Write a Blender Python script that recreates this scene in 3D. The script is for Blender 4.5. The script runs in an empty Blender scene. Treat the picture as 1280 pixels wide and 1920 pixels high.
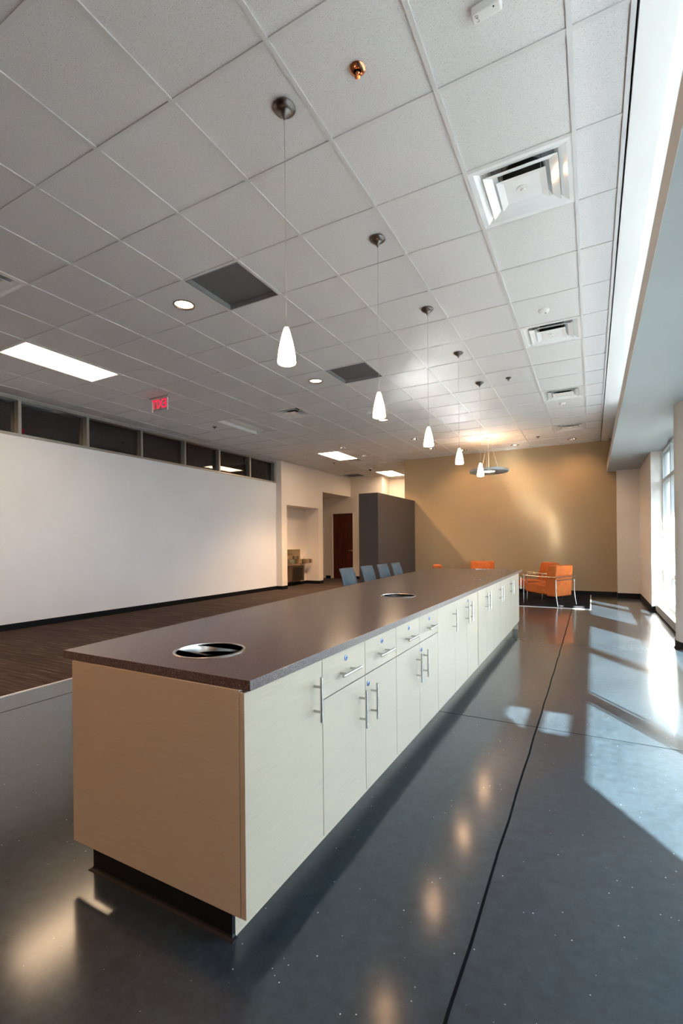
import bpy, bmesh, math, random
from mathutils import Vector, Matrix
random.seed(7)
C = bpy.context.scene.collection
PI = math.pi
scene = bpy.context.scene

# ------------------------------------------------------------------ camera
EYE = 1.267
CEIL = EYE + 2.297
F, TH, PITCH, ROLL, CX, CY = 880.3, 0.49332, 0.00104, -0.00974, 636.12, 1018.0
fw = Vector((-math.sin(TH)*math.cos(PITCH), math.cos(TH)*math.cos(PITCH), math.sin(PITCH)))
rt = Vector((math.cos(TH), math.sin(TH), 0))
up = rt.cross(fw)
r2 = math.cos(ROLL)*rt + math.sin(ROLL)*up
u2 = -math.sin(ROLL)*rt + math.cos(ROLL)*up
cam = bpy.data.objects.new('camera', bpy.data.cameras.new('camera'))
C.objects.link(cam)
M = Matrix((r2, u2, -fw)).transposed().to_4x4()
M.translation = Vector((0, 0, EYE))
cam.matrix_world = M
cam.data.sensor_fit = 'VERTICAL'
cam.data.sensor_height = 36
cam.data.sensor_width = 24
cam.data.lens = F/1920*36
cam.data.shift_x = (640-CX)/1920
cam.data.shift_y = (CY-960)/1920
cam.data.clip_start = 0.02
cam.data.clip_end = 300
scene.camera = cam

# ------------------------------------------------------------------ render look
vs = scene.view_settings
vs.view_transform = 'Standard'
vs.look = 'None'
vs.gamma = 1
vs.use_curve_mapping = False
vs.exposure = 0.25
cy = scene.cycles
cy.use_denoising = True
cy.max_bounces = 10
cy.diffuse_bounces = 6
cy.glossy_bounces = 4
cy.transmission_bounces = 6
cy.transparent_max_bounces = 16
cy.sample_clamp_indirect = 1500
cy.blur_glossy = 0.0
cy.caustics_reflective = True
cy.caustics_refractive = False
cy.use_adaptive_sampling = False

# ------------------------------------------------------------------ daylight
SUN_DIR = Vector((-1.0, 1.5, -1.45)).normalized()
SUN = 140.0
SKY = 13.0
sun = bpy.data.objects.new('sun', bpy.data.lights.new('sun', 'SUN'))
C.objects.link(sun)
sun.data.energy = SUN
sun.data.angle = math.radians(0.6)
sun.data.color = (1.0, 0.98, 0.93)
sun.rotation_euler = SUN_DIR.to_track_quat('-Z', 'Y').to_euler()
world = bpy.data.worlds.new('sky')
scene.world = world
world.use_nodes = True
nt = world.node_tree
bg = nt.nodes['Background']
tc = nt.nodes.new('ShaderNodeTexCoord')
sep = nt.nodes.new('ShaderNodeSeparateXYZ')
rmp = nt.nodes.new('ShaderNodeValToRGB')
nt.links.new(tc.outputs['Generated'], sep.inputs[0])
nt.links.new(sep.outputs['Z'], rmp.inputs['Fac'])
rmp.color_ramp.elements[0].color = (0.70, 0.86, 1.0, 1)
rmp.color_ramp.elements[1].color = (0.38, 0.62, 1.0, 1)
nt.links.new(rmp.outputs['Color'], bg.inputs['Color'])
bg.inputs['Strength'].default_value = SKY
# daylight enters through the window bays: portals guide the sampling of the sky
for y0, y1 in ((-.34, -.08), (.64, 6.34), (7.06, 9.97)):
    pl = bpy.data.objects.new('window_portal', bpy.data.lights.new('window_portal', 'AREA'))
    C.objects.link(pl)
    pl.data.shape = 'RECTANGLE'
    pl.data.size = 2.75
    pl.data.size_y = y1-y0
    pl.location = (1.35, (y0+y1)/2, 1.5)
    pl.rotation_euler = (0, math.radians(90), 0)
    pl.data.cycles.is_portal = True

# ------------------------------------------------------------------ node helpers
def mat(name, col, rough=.5, metal=0, spec=.5, emit=None, estr=0):
    m = bpy.data.materials.new(name)
    m.use_nodes = True
    b = m.node_tree.nodes['Principled BSDF']
    b.inputs['Base Color'].default_value = (*col, 1)
    b.inputs['Roughness'].default_value = rough
    b.inputs['Metallic'].default_value = metal
    b.inputs['Specular IOR Level'].default_value = spec
    if emit:
        b.inputs['Emission Color'].default_value = (*emit, 1)
        b.inputs['Emission Strength'].default_value = estr
    return m

def N(m, t): return m.node_tree.nodes.new(t)
def L(m, a, b): m.node_tree.links.new(a, b)
def BS(m): return m.node_tree.nodes['Principled BSDF']

def coords(m, scale=(1, 1, 1)):
    t = N(m, 'ShaderNodeTexCoord'); mp = N(m, 'ShaderNodeMapping')
    mp.inputs['Scale'].default_value = scale
    L(m, t.outputs['Object'], mp.inputs['Vector'])
    return mp.outputs['Vector']

def noise(m, scale, vec=None, detail=3, rough=.5):
    n = N(m, 'ShaderNodeTexNoise')
    n.inputs['Scale'].default_value = scale
    n.inputs['Detail'].default_value = detail
    n.inputs['Roughness'].default_value = rough
    L(m, vec if vec else coords(m), n.inputs['Vector'])
    return n.outputs['Fac']

def ramp(m, fac, stops, const=False):
    r = N(m, 'ShaderNodeValToRGB')
    e = r.color_ramp.elements
    while len(e) < len(stops): e.new(.5)
    for i, (p, c) in enumerate(stops):
        e[i].position = p
        e[i].color = (*c, 1) if len(c) == 3 else c
    if const: r.color_ramp.interpolation = 'CONSTANT'
    L(m, fac, r.inputs['Fac'])
    return r.outputs['Color']

def mixc(m, fac, a, b, mode='MIX'):
    x = N(m, 'ShaderNodeMix'); x.data_type = 'RGBA'; x.blend_type = mode
    if isinstance(fac, (int, float)): x.inputs[0].default_value = fac
    else: L(m, fac, x.inputs[0])
    for v, k in ((a, 6), (b, 7)):
        if isinstance(v, tuple): x.inputs[k].default_value = (*v, 1)
        else: L(m, v, x.inputs[k])
    return x.outputs[2]

def bump(m, h, strength=.2, dist=.002):
    b = N(m, 'ShaderNodeBump')
    b.inputs['Strength'].default_value = strength
    b.inputs['Distance'].default_value = dist
    L(m, h, b.inputs['Height'])
    L(m, b.outputs['Normal'], BS(m).inputs['Normal'])

def mottle(m, c, amt=.06, scale=3, sc=(1, 1, 1)):
    f = noise(m, scale, coords(m, sc), 4)
    lo = tuple(x*(1-amt) for x in c); hi = tuple(min(1, x*(1+amt)) for x in c)
    L(m, ramp(m, f, [(.3, lo), (.7, hi)]), BS(m).inputs['Base Color'])

# ------------------------------------------------------------------ materials
def paint(name, c, rough=.7):
    m = mat(name, c, rough, spec=.35)
    mottle(m, c, .02, 1.2)
    bump(m, noise(m, 220, detail=2), .12, .001)
    return m
m_white = paint('white_wall_paint', (.78, .78, .77))
m_whitegloss = paint('eggshell_white_wall_paint', (.81, .845, .895), .42)
m_cream = paint('cream_wall_paint', (.86, .80, .74))
m_olive = paint('olive_tan_wall_paint', (.405, .295, .17))
m_part = paint('dark_taupe_paint', (.082, .064, .056))
m_darkroom = paint('unlit_room_shade', (.03, .03, .033))  # darkness of the unlit room put into the wall colour
m_soffit = paint('grey_soffit_paint', (.40, .43, .44))
m_column = paint('pale_column_paint', (.62, .61, .58))
m_black = mat('black_rubber_base', (.006, .007, .009), .5, spec=.15)
m_dark = mat('dark_void', (.006, .006, .007), .6)

m_tile = mat('fissured_ceiling_tile', (.7, .7, .7), .85, spec=.2)
v = coords(m_tile, (1, 1, 1))
f1 = noise(m_tile, 230, v, 1, .4)
f2 = noise(m_tile, 60, coords(m_tile, (1, 1.7, 1)), 2)
pits = ramp(m_tile, f1, [(.27, (.42, .42, .42)), (.35, (1, 1, 1))])
tone = ramp(m_tile, f2, [(.35, (.635, .632, .635)), (.65, (.68, .675, .68))])
L(m_tile, mixc(m_tile, 1.0, tone, pits, 'MULTIPLY'), BS(m_tile).inputs['Base Color'])
bump(m_tile, f1, .2, .0015)
m_grid = mat('white_painted_tbar', (.60, .60, .60), .4)
mottle(m_grid, (.60, .60, .60), .02, 5)
m_trim = mat('white_enamel_trim', (.80, .80, .79), .3)
mottle(m_trim, (.80, .80, .79), .02, 5)
m_diff = mat('glossy_white_enamel', (.80, .82, .83), .09)
mottle(m_diff, (.80, .82, .83), .03, 6)
m_alu = mat('anodised_aluminium', (.42, .41, .38), .38, .7)
mottle(m_alu, (.42, .41, .38), .05, 9)
m_ret = mat('grey_return_grille', (.13, .135, .14), .6)
vr = N(m_ret, 'ShaderNodeTexChecker'); vr.inputs['Scale'].default_value = 160
L(m_ret, coords(m_ret), vr.inputs['Vector'])
vr.inputs['Color1'].default_value = (.16, .165, .17, 1); vr.inputs['Color2'].default_value = (.10, .105, .11, 1)
L(m_ret, vr.outputs['Color'], BS(m_ret).inputs['Base Color'])

# polished concrete
m_conc = mat('polished_dark_concrete', (.06, .07, .08), .38, spec=.15)
big = noise(m_conc, .9, detail=5, rough=.6)
fine = noise(m_conc, 20, detail=8, rough=.75)
c1 = ramp(m_conc, big, [(.3, (.0082, .0140, .0195)), (.7, (.0170, .0260, .033))])
c2 = ramp(m_conc, fine, [(.32, (.6, .6, .6)), (.68, (1.4, 1.4, 1.4))])
base = mixc(m_conc, 1.0, c1, c2, 'MULTIPLY')
vo = N(m_conc, 'ShaderNodeTexVoronoi'); vo.inputs['Scale'].default_value = 26
L(m_conc, coords(m_conc), vo.inputs['Vector'])
speck = ramp(m_conc, vo.outputs['Distance'], [(0, (1, 1, 1)), (.045, (.8, .8, .8)), (.07, (0, 0, 0))])
rare = ramp(m_conc, noise(m_conc, 9, detail=1), [(.47, (0, 0, 0)), (.55, (1, 1, 1))])
sf = mixc(m_conc, 1.0, speck, rare, 'MULTIPLY')
L(m_conc, mixc(m_conc, sf, base, (.42, .46, .46)), BS(m_conc).inputs['Base Color'])
L(m_conc, ramp(m_conc, noise(m_conc, 3.5, detail=4), [(.3, (.135, .135, .135)), (.7, (.165, .165, .165))]), BS(m_conc).inputs['Coat Roughness'])
BS(m_conc).inputs['Coat Weight'].default_value = 1.0
BS(m_conc).inputs['Coat IOR'].default_value = 1.46
m_joint = mat('dark_joint_filler', (.004, .005, .006), .9, spec=.02)

def carpet(name, base, dark, stripe, thr):
    m = mat(name, base, .95, spec=.1)
    # thin broken stripes running across the room
    n = noise(m, 1.0, coords(m, (1.1, 95, 1)), 2, .6)
    n2 = noise(m, 400, detail=1)
    b = ramp(m, noise(m, 1.0, coords(m, (.8, 22, 1)), 3), [(.35, dark), (.65, base)])
    s = ramp(m, n, [(thr, (0, 0, 0)), (thr+.03, (1, 1, 1))])
    col = mixc(m, s, b, stripe)
    g = ramp(m, n2, [(.3, (.75, .75, .75)), (.7, (1.2, 1.2, 1.2))])
    L(m, mixc(m, 1.0, col, g, 'MULTIPLY'), BS(m).inputs['Base Color'])
    bump(m, n2, .5, .003)
    return m
m_carpet = carpet('brown_striped_carpet', (.072, .053, .045), (.046, .035, .031), (.22, .185, .15), .63)
m_carpet2 = carpet('charcoal_carpet', (.012, .012, .014), (.008, .008, .010), (.025, .024, .024), .70)

# laminate, quartz, metals
m_lam = mat('pale_laminate', (.66, .66, .50), .36, spec=.45)
gr = noise(m_lam, 1.0, coords(m_lam, (9, 9, 260)), 3, .6)
L(m_lam, ramp(m_lam, gr, [(.3, (.34, .28, .208)), (.7, (.375, .312, .232))]), BS(m_lam).inputs['Base Color'])
m_quartz = mat('dark_speckled_quartz', (.05, .04, .05), .42, spec=.4)
BS(m_quartz).inputs['Coat Weight'].default_value = .6
BS(m_quartz).inputs['Coat Roughness'].default_value = .16
BS(m_quartz).inputs['Coat IOR'].default_value = 1.55
q = noise(m_quartz, 330, detail=2, rough=.7)
q2 = noise(m_quartz, 150, coords(m_quartz, (1, 1, 1)), 1)
qa = ramp(m_quartz, q, [(.30, (.014, .009, .010)), (.47, (.058, .036, .036)), (.60, (.11, .072, .068)), (.72, (.30, .23, .21))])
qb = ramp(m_quartz, q2, [(.3, (.7, .7, .7)), (.7, (1.15, 1.12, 1.1))])
L(m_quartz, mixc(m_quartz, 1.0, qa, qb, 'MULTIPLY'), BS(m_quartz).inputs['Base Color'])
def metal(name, c, rough, an=0):
    m = mat(name, c, rough, 1)
    mottle(m, c, .05, 40, (1, 1, 12))
    return m
m_steel = metal('brushed_steel', (.60, .59, .57), .26)
m_chrome = metal('polished_chrome', (.78, .79, .80), .10)
m_nickel = metal('dark_nickel', (.17, .15, .14), .3)
m_copper = metal('copper', (.72, .33, .18), .18)
m_brass = metal('warm_stainless', (.55, .45, .30), .25)
m_wood = mat('dark_red_wood_veneer', (.10, .015, .008), .35)
L(m_wood, ramp(m_wood, noise(m_wood, 1, coords(m_wood, (14, 14, 1.2)), 4), [(.3, (.045, .006, .004)), (.7, (.12, .018, .009))]), BS(m_wood).inputs['Base Color'])
m_orange = mat('orange_upholstery', (.65, .17, .03), .8, spec=.2)
L(m_orange, ramp(m_orange, noise(m_orange, 9, detail=4), [(.3, (.40, .092, .018)), (.7, (.51, .135, .032))]), BS(m_orange).inputs['Base Color'])
bump(m_orange, noise(m_orange, 300), .2, .001)
m_blue = mat('slate_blue_shell', (.068, .098, .122), .45)
mottle(m_blue, (.068, .098, .122), .08, 18)
m_plastic = mat('white_plastic', (.72, .72, .71), .4)
mottle(m_plastic, (.72, .72, .71), .02, 8)
m_lockblue = mat('lock_face', (.16, .22, .42), .25, .6)
m_ink = mat('black_print', (.02, .02, .02), .6)
m_blind = mat('white_blind_slat', (.80, .82, .80), .45)
mottle(m_blind, (.80, .82, .80), .02, 8)
m_frame = mat('window_frame_paint', (.55, .57, .56), .4)
mottle(m_frame, (.55, .57, .56), .04, 8)
m_heater = mat('grey_heater_enamel', (.34, .34, .31), .4)
mottle(m_heater, (.34, .34, .31), .05, 8)
m_pave = mat('pale_paving', (.10, .11, .12), .9)
mottle(m_pave, (.10, .11, .12), .12, 1.5)

def emis(name, c, s, rough=.4):
    m = mat(name, (.8, .8, .8), rough, emit=c, estr=s)
    f = noise(m, 6, detail=1)
    L(m, ramp(m, f, [(.3, c), (.7, tuple(min(1, x*1.03) for x in c))]), BS(m).inputs['Emission Color'])
    return m
WARM = (1.0, .72, .45)
m_pend = emis('lit_opal_glass', (1.0, .60, .32), 30)
m_troff = emis('lit_troffer_lens', (1.0, .70, .44), 15)
m_troff_added = emis('added_warm_troffer_lens', (1.0, .50, .23), 24)  # lens colour for the added panels behind the camera
m_down = emis('lit_downlight_lens', (1.0, .60, .32), 14)
m_lampsm = emis('lit_lamp', (1.0, .60, .32), 420)
m_exit = emis('lit_red_letter', (1.0, .0, .030), 1.5)
BS(m_exit).inputs['Base Color'].default_value = (.12, 0, .01, 1)
m_cove = emis('lit_cove_tube', (.84, .94, 1.0), 25)
m_tofflens = mat('unlit_troffer_lens', (.62, .62, .62), .5)
mottle(m_tofflens, (.62, .62, .62), .05, 20)

def glass(name, tint, ior=1.45, rough=0.0):
    m = bpy.data.materials.new(name); m.use_nodes = True
    nt = m.node_tree; nt.nodes.clear()
    o = nt.nodes.new('ShaderNodeOutputMaterial')
    t = nt.nodes.new('ShaderNodeBsdfTransparent'); t.inputs[0].default_value = (*tint, 1)
    g = nt.nodes.new('ShaderNodeBsdfGlossy'); g.inputs['Roughness'].default_value = rough
    # Schlick reflectance, the same from both sides of the thin pane
    lw = nt.nodes.new('ShaderNodeLayerWeight'); lw.inputs['Blend'].default_value = .5
    pw = nt.nodes.new('ShaderNodeMath'); pw.operation = 'POWER'; pw.inputs[1].default_value = 5
    f0 = ((ior-1)/(ior+1))**2*2
    fr = nt.nodes.new('ShaderNodeMath'); fr.operation = 'MULTIPLY_ADD'; fr.inputs[1].default_value = 1-f0; fr.inputs[2].default_value = f0
    nt.links.new(lw.outputs['Facing'], pw.inputs[0]); nt.links.new(pw.outputs[0], fr.inputs[0])
    mx = nt.nodes.new('ShaderNodeMixShader')
    nt.links.new(fr.outputs[0], mx.inputs[0]); nt.links.new(t.outputs[0], mx.inputs[1]); nt.links.new(g.outputs[0], mx.inputs[2])
    nt.links.new(mx.outputs[0], o.inputs[0])
    return m
m_glass = glass('window_glass', (.93, .97, .96), 1.7)
m_tglass = glass('transom_glass', (.55, .57, .60), 1.6)
m_acryl = glass('clear_acrylic', (.93, .90, .90), 1.3)

# ------------------------------------------------------------------ mesh helpers
def tag(o, label=None, cat=None, group=None, kind=None):
    if label: o['label'] = label
    if cat: o['category'] = cat
    if group: o['group'] = group
    if kind: o['kind'] = kind
    return o

def empty(name, loc, rz=0, label=None, cat=None, group=None):
    o = bpy.data.objects.new(name, None); C.objects.link(o)
    o.empty_display_size = .1
    o.location = loc; o.rotation_euler = (0, 0, rz)
    return tag(o, label, cat, group)

class MB:
    def __init__(s): s.b = bmesh.new()
    def box(s, x0, x1, y0, y1, z0, z1, M=None):
        vs = [s.b.verts.new(Vector(p)) for p in ((x0, y0, z0), (x1, y0, z0), (x1, y1, z0), (x0, y1, z0), (x0, y0, z1), (x1, y0, z1), (x1, y1, z1), (x0, y1, z1))]
        for f in ((0, 3, 2, 1), (4, 5, 6, 7), (0, 1, 5, 4), (1, 2, 6, 5), (2, 3, 7, 6), (3, 0, 4, 7)):
            s.b.faces.new([vs[i] for i in f])
        if M is not None:
            for v_ in vs: v_.co = M @ v_.co
        return s
    def quad(s, *ps):
        s.b.faces.new([s.b.verts.new(Vector(p)) for p in ps]); return s
    def lathe(s, prof, c=(0, 0, 0), seg=32, M=None, cap=False):
        # prof: list of (r, z)
        rings = []
        for r, z in prof:
            if r < 1e-6:
                rings.append([s.b.verts.new(Vector((c[0], c[1], c[2]+z)))])
            else:
                rings.append([s.b.verts.new(Vector((c[0]+r*math.cos(2*PI*k/seg), c[1]+r*math.sin(2*PI*k/seg), c[2]+z))) for k in range(seg)])
        for a, b_ in zip(rings, rings[1:]):
            for k in range(seg):
                k2 = (k+1) % seg
                if len(a) == 1 and len(b_) == 1: continue
                if len(a) == 1: s.b.faces.new((a[0], b_[k], b_[k2]))
                elif len(b_) == 1: s.b.faces.new((a[k], a[k2], b_[0]))
                else: s.b.faces.new((a[k], a[k2], b_[k2], b_[k]))
        if cap:
            for R in (rings[0], rings[-1]):
                if len(R) > 2: s.b.faces.new(R)
        if M is not None:
            for R in rings:
                for v_ in R: v_.co = M @ v_.co
        return s
    def tube(s, pts, r, seg=10, flat=None):
        pts = [Vector(p) for p in pts]
        rings = []
        for i, p in enumerate(pts):
            if i == 0: d = pts[1]-p
            elif i == len(pts)-1: d = p-pts[i-1]
            else: d = (pts[i+1]-p).normalized()+(p-pts[i-1]).normalized()
            d.normalize()
            a = Vector((0, 0, 1)) if abs(d.z) < .9 else Vector((1, 0, 0))
            x = d.cross(a).normalized(); y = x.cross(d).normalized()
            ra, rb = (r, r) if flat is None else flat
            rings.append([s.b.verts.new(p+x*ra*math.cos(2*PI*k/seg)+y*rb*math.sin(2*PI*k/seg)) for k in range(seg)])
        for a, b_ in zip(rings, rings[1:]):
            for k in range(seg): s.b.faces.new((a[k], a[(k+1) % seg], b_[(k+1) % seg], b_[k]))
        s.b.faces.new(rings[0][::-1]); s.b.faces.new(rings[-1])
        return s
    def prism(s, poly, z0, z1):
        a = [s.b.verts.new((x, y, z0)) for x, y in poly]; b_ = [s.b.verts.new((x, y, z1)) for x, y in poly]
        s.b.faces.new(a[::-1]); s.b.faces.new(b_)
        n = len(poly)
        for i in range(n): s.b.faces.new((a[i], a[(i+1) % n], b_[(i+1) % n], b_[i]))
        return s
    def build(s, name, m, parent=None, smooth=False, bevel=0, seg=2, solid=0):
        bmesh.ops.recalc_face_normals(s.b, faces=s.b.faces)
        me = bpy.data.meshes.new(name); s.b.to_mesh(me); s.b.free()
        me.materials.append(m)
        o = bpy.data.objects.new(name, me); C.objects.link(o)
        if parent is not None: o.parent = parent
        if solid:
            md = o.modifiers.new('s', 'SOLIDIFY'); md.thickness = solid; md.offset = 0
        if bevel:
            md = o.modifiers.new('b', 'BEVEL'); md.width = bevel; md.segments = seg; md.limit_method = 'ANGLE'; md.angle_limit = math.radians(40)
        if smooth or bevel:
            for p in me.polygons: p.use_smooth = True
            try:
                me.set_sharp_from_angle(angle=math.radians(45))
            except Exception: pass
        return o

def flat_normals_fix(o): return o
def box(name, m, x0, x1, y0, y1, z0, z1, parent=None, bevel=0, kind=None):
    o = MB().box(x0, x1, y0, y1, z0, z1).build(name, m, parent, bevel=bevel)
    if kind: o['kind'] = kind
    return o
S = 'structure'

def dup(root, loc, rz=None, label=None, group=None, skip=()):
    r = root.copy(); C.objects.link(r); r.location = loc
    if rz is not None: r.rotation_euler = (0, 0, rz)
    if label: r['label'] = label
    if group: r['group'] = group
    for ch in list(root.children):
        c = ch.copy(); C.objects.link(c); c.parent = r
        for g in ch.children:
            d = g.copy(); C.objects.link(d); d.parent = c
    return r

# ------------------------------------------------------------------ room shell
BACK = 12.40
TOP = CEIL+.5
Yr = -7.0
YFAR = 15.6
# floors
MB().box(-4.37, 1.45, Yr, 9.82, -.12, 0).box(-.035, 1.45, 9.82, BACK+.2, -.12, 0).build('floor', m_conc)['kind'] = S
MB().box(-10.5, -4.37, Yr, 9.82, -.12, .004).box(-10.5, -4.37, 9.82, YFAR+1, -.12, .004).build('floor_carpet', m_carpet)['kind'] = S
MB().box(-4.37, -.035, 9.82, YFAR+1, -.12, .004).build('floor_lounge_carpet', m_carpet2)['kind'] = S
# metal edge strips and saw-cut joints
MB().box(-4.386, -4.362, Yr, 9.83, 0, .009).box(-4.386, -.03, 9.806, 9.832, 0, .009).box(-.045, -.025, 9.82, BACK, 0, .009).build('trim_1', mat('bright_edge_strip', (.85, .83, .80), .3, .5))['kind'] = S
jb = MB()
ys = [Yr+.25*i for i in range(int((9.8-Yr)/.25)+1)]
def jx(y): return -.347+.012*math.sin((y-2)*.35)+.0025*math.sin(y*9)
for a, b_ in zip(ys, ys[1:]):
    jb.quad((jx(a)-.005, a, .0012), (jx(a)+.005, a, .0012), (jx(b_)+.005, b_, .0012), (jx(b_)-.005, b_, .0012))
jb.box(-4.36, 1.0, 3.452, 3.4565, 0, .0012)
jb.box(-3.982, -3.976, Yr, 9.8, 0, .0012)
jb.build('trim_2', m_joint)['kind'] = S

# left wall with its clerestory
LW = -7.74
box('wall_left', m_whitegloss, LW-.16, LW, Yr, 10.7, 0, 2.962, kind=S)
box('wall_left_rear', m_white, LW-.16, LW, Yr, 2.88, 2.962, TOP, kind=S)
box('wall_left_head', m_white, LW-.16, LW, 2.88, 10.7, CEIL-.005, TOP, kind=S)
# pilaster, lintel, drinking fountain alcove, hall
FX = -7.56
w = MB()
w.box(-8.3, FX, 10.70, 10.953, 0, TOP)
w.box(-8.3, FX, 10.953, 12.698, 2.37, TOP)
w.box(-8.3, FX, 12.698, 12.957, 0, TOP)
w.box(-8.3, -8.04, 10.953, 12.698, 0, 2.37)
w.box(-10.4, -8.3, 12.80, 12.957, 0, TOP)
w.build('wall_fountain', m_cream)['kind'] = S
MB().box(FX-.14, FX, 12.957, 14.93, 2.915, TOP).box(-10.4, FX-.14, 12.957, 14.93, 2.915, 2.95).build('wall_hall_header', m_cream)['kind'] = S
w = MB()
HB = 14.93
w.box(-10.4, -9.62, HB, HB+.15, 0, TOP)
w.box(-9.62, -8.66, HB, HB+.15, 2.38, TOP)
w.box(-8.66, -8.35, HB, HB+.15, 0, TOP)
w.box(-8.35, -7.44, HB, HB+.15, 2.385, TOP)
w.box(-7.44, -6.34, HB, HB+.15, 0, TOP)
w.box(-6.49, -6.34, HB+.15, YFAR, 0, TOP)
w.box(-6.49, -3.0, YFAR, YFAR+.15, 0, TOP)
w.box(-3.1, -3.0, BACK+.15, YFAR, 0, TOP)
w.build('wall_hall', m_cream)['kind'] = S
box('wall_hall_side', m_cream, -10.5, -10.4, 12.8, 15.1, 0, TOP, kind=S)
# back accent wall, dark partition
box('wall_back', m_olive, -4.587, .5, BACK, BACK+.15, 0, TOP, kind=S)
box('wall_partition', m_part, -4.784, -4.297, 9.865, BACK-.002, 0, 2.425, kind=S, bevel=.004)
# right side: pilaster, wall stub and sill wall
WX = .93
GXW = 1.10
w = MB()
w.box(.5, 1.4, 12.18, BACK+.15, 0, TOP)
w.box(WX, 1.4, 9.97, 12.18, 0, TOP)
w.build('wall_right', m_cream)['kind'] = S
w = MB()
w.box(1.06, 1.22, Yr, 9.97, 0, .15)
w.box(1.0, 1.4, Yr, 9.97, 2.86, TOP)
w.box(1.06, 1.22, Yr, -.34, .15, 2.86)
w.build('wall_right_sill', m_white)['kind'] = S
w = MB()
w.box(LW-.16, 1.4, Yr-.15, Yr, 0, TOP)
w.build('wall_rear', m_olive)['kind'] = S
box('ceiling_slab', m_white, -10.5, 1.4, Yr-.15, YFAR+.15, TOP, TOP+.15, kind=S)

# baseboards
B = MB()
def base(x0, x1, y0, y1): B.box(x0, x1, y0, y1, .0, .10)
base(LW, LW+.008, Yr, 10.7); 
B.build('baseboard_left', m_black)['kind'] = S
B = MB()
base(LW, FX+.008, 10.692, 10.70); base(FX, FX+.008, 10.692, 10.953); base(-8.04, -8.032, 10.96, 12.69)
base(-8.04, FX+.008, 12.69, 12.698); base(FX, FX+.008, 12.69, 12.957)
B.build('baseboard_fountain', m_black)['kind'] = S
B = MB()
base(-8.60, -8.40, HB-.008, HB); base(-7.40, -6.34, HB-.008, HB)
B.build('baseboard_hall', m_black)['kind'] = S
B = MB()
base(-4.297, .5, BACK-.008, BACK); base(.492, .5, 12.172, BACK); base(.492, WX, 12.172, 12.18); base(WX-.008, WX, 9.962, 12.18); base(WX-.008, 1.0, 9.962, 9.97)
B.build('baseboard_back', m_black)['kind'] = S

# ------------------------------------------------------------------ ceiling
T = .6096
GX, GY = -.0688, 2.353
EDGE = .19
DL = [(-6, 1), (-6, 5), (-6, 9), (-6, 12), (-9, 12), (-9, 14), (-6, 14), (-5, 15), (-3, 15), (-1, 15)]
DIF = [(-1, 1), (-1, 5), (-1, 9), (-1, 13), (-8, -1), (-8, 7), (-10, 15)]
RET = [(-5, 1), (-5, 5), (-12, 19)]
TRO = [(-10, 1), (-10, 13), (-10, 19), (-10, 7)]
ADDED_REAR = [(-10, -5), (-6, -5), (-3, -6)]
skip = set(ADDED_REAR) | {(a, b+1) for a, b in ADDED_REAR} | set(DIF) | set(RET) | set(TRO) | {(a, b+1) for a, b in TRO}
HR = .088
def cellc(ix, iy): return GX+(ix+.5)*T, GY+(iy+.5)*T
cb = MB()
ZT = CEIL+.006
iy0 = math.floor((Yr-GY)/T)
for ix in range(-13, 1):
    for iy in range(iy0, 23):
        if (ix, iy) in skip: continue
        x0, x1 = max(LW, GX+ix*T), min(EDGE, GX+(ix+1)*T)
        y0, y1 = max(Yr, GY+iy*T), GY+(iy+1)*T
        if (ix, iy) in DL:
            cx_, cy_ = cellc(ix, iy); n = 32
            ring = [cb.b.verts.new((cx_+HR*math.cos(2*PI*k/n), cy_+HR*math.sin(2*PI*k/n), ZT)) for k in range(n)]
            out = []
            for k in range(n):
                a = 2*PI*k/n; c_, s_ = math.cos(a), math.sin(a); q_ = (T/2)/max(abs(c_), abs(s_))
                out.append(cb.b.verts.new((cx_+q_*c_, cy_+q_*s_, ZT)))
            for k in range(n): cb.b.faces.new((ring[k], ring[(k+1) % n], out[(k+1) % n], out[k]))
        else:
            cb.quad((x0, y0, ZT), (x0, y1, ZT), (x1, y1, ZT), (x1, y0, ZT))
ceil = cb.build('ceiling', m_tile); ceil['kind'] = S
g = MB()
for ix in range(-12, 1):
    x = GX+ix*T
    g.box(x-.012, x+.012, Yr, YFAR, CEIL-.002, CEIL+.03)
for iy in range(iy0+1, 23):
    y = GY+iy*T
    xa = LW
    for ax, ay in sorted(set(TRO) | set(ADDED_REAR)):
        if ay+1 == iy:
            xf = GX+ax*T
            g.box(xa, xf-.012, y-.012, y+.012, CEIL, CEIL+.028); xa = xf+T+.012
    g.box(xa, EDGE, y-.012, y+.012, CEIL, CEIL+.028)
g.build('trim_3', m_grid)['kind'] = S
# right edge of the grid, the drywall band, the light cove and the soffit
g = MB()
g.box(EDGE-.022, EDGE, Yr, BACK, CEIL-.006, CEIL+.03)
g.build('trim_4', m_grid)['kind'] = S
g = MB()
g.box(EDGE+.012, .357, Yr, BACK, CEIL+.0, CEIL+.06)
g.box(.357, 1.06, Yr, BACK, CEIL+.045, CEIL+.06)
g.build('ceiling_drywall', m_white)['kind'] = S
g = MB()
g.box(.319, 1.36, Yr, BACK-.002, 2.842, 2.875)
g.build('ceiling_soffit', m_soffit)['kind'] = S
box('trim_5', m_column, .3165, .3188, Yr, BACK-.002, 2.840, 3.035, kind=S)
ct = empty('cove_light', (.56, 2.0, 2.93), 0, 'long white cove tube light hidden on top of the grey soffit', 'light')
MB().box(-.03, .03, -8.6, 7.2, -.055, .0).build('housing', m_trim, ct)
MB().tube([(0, -8.6, .022), (0, 7.2, .022)], .013, 8).build('tube', m_cove, ct)

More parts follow.
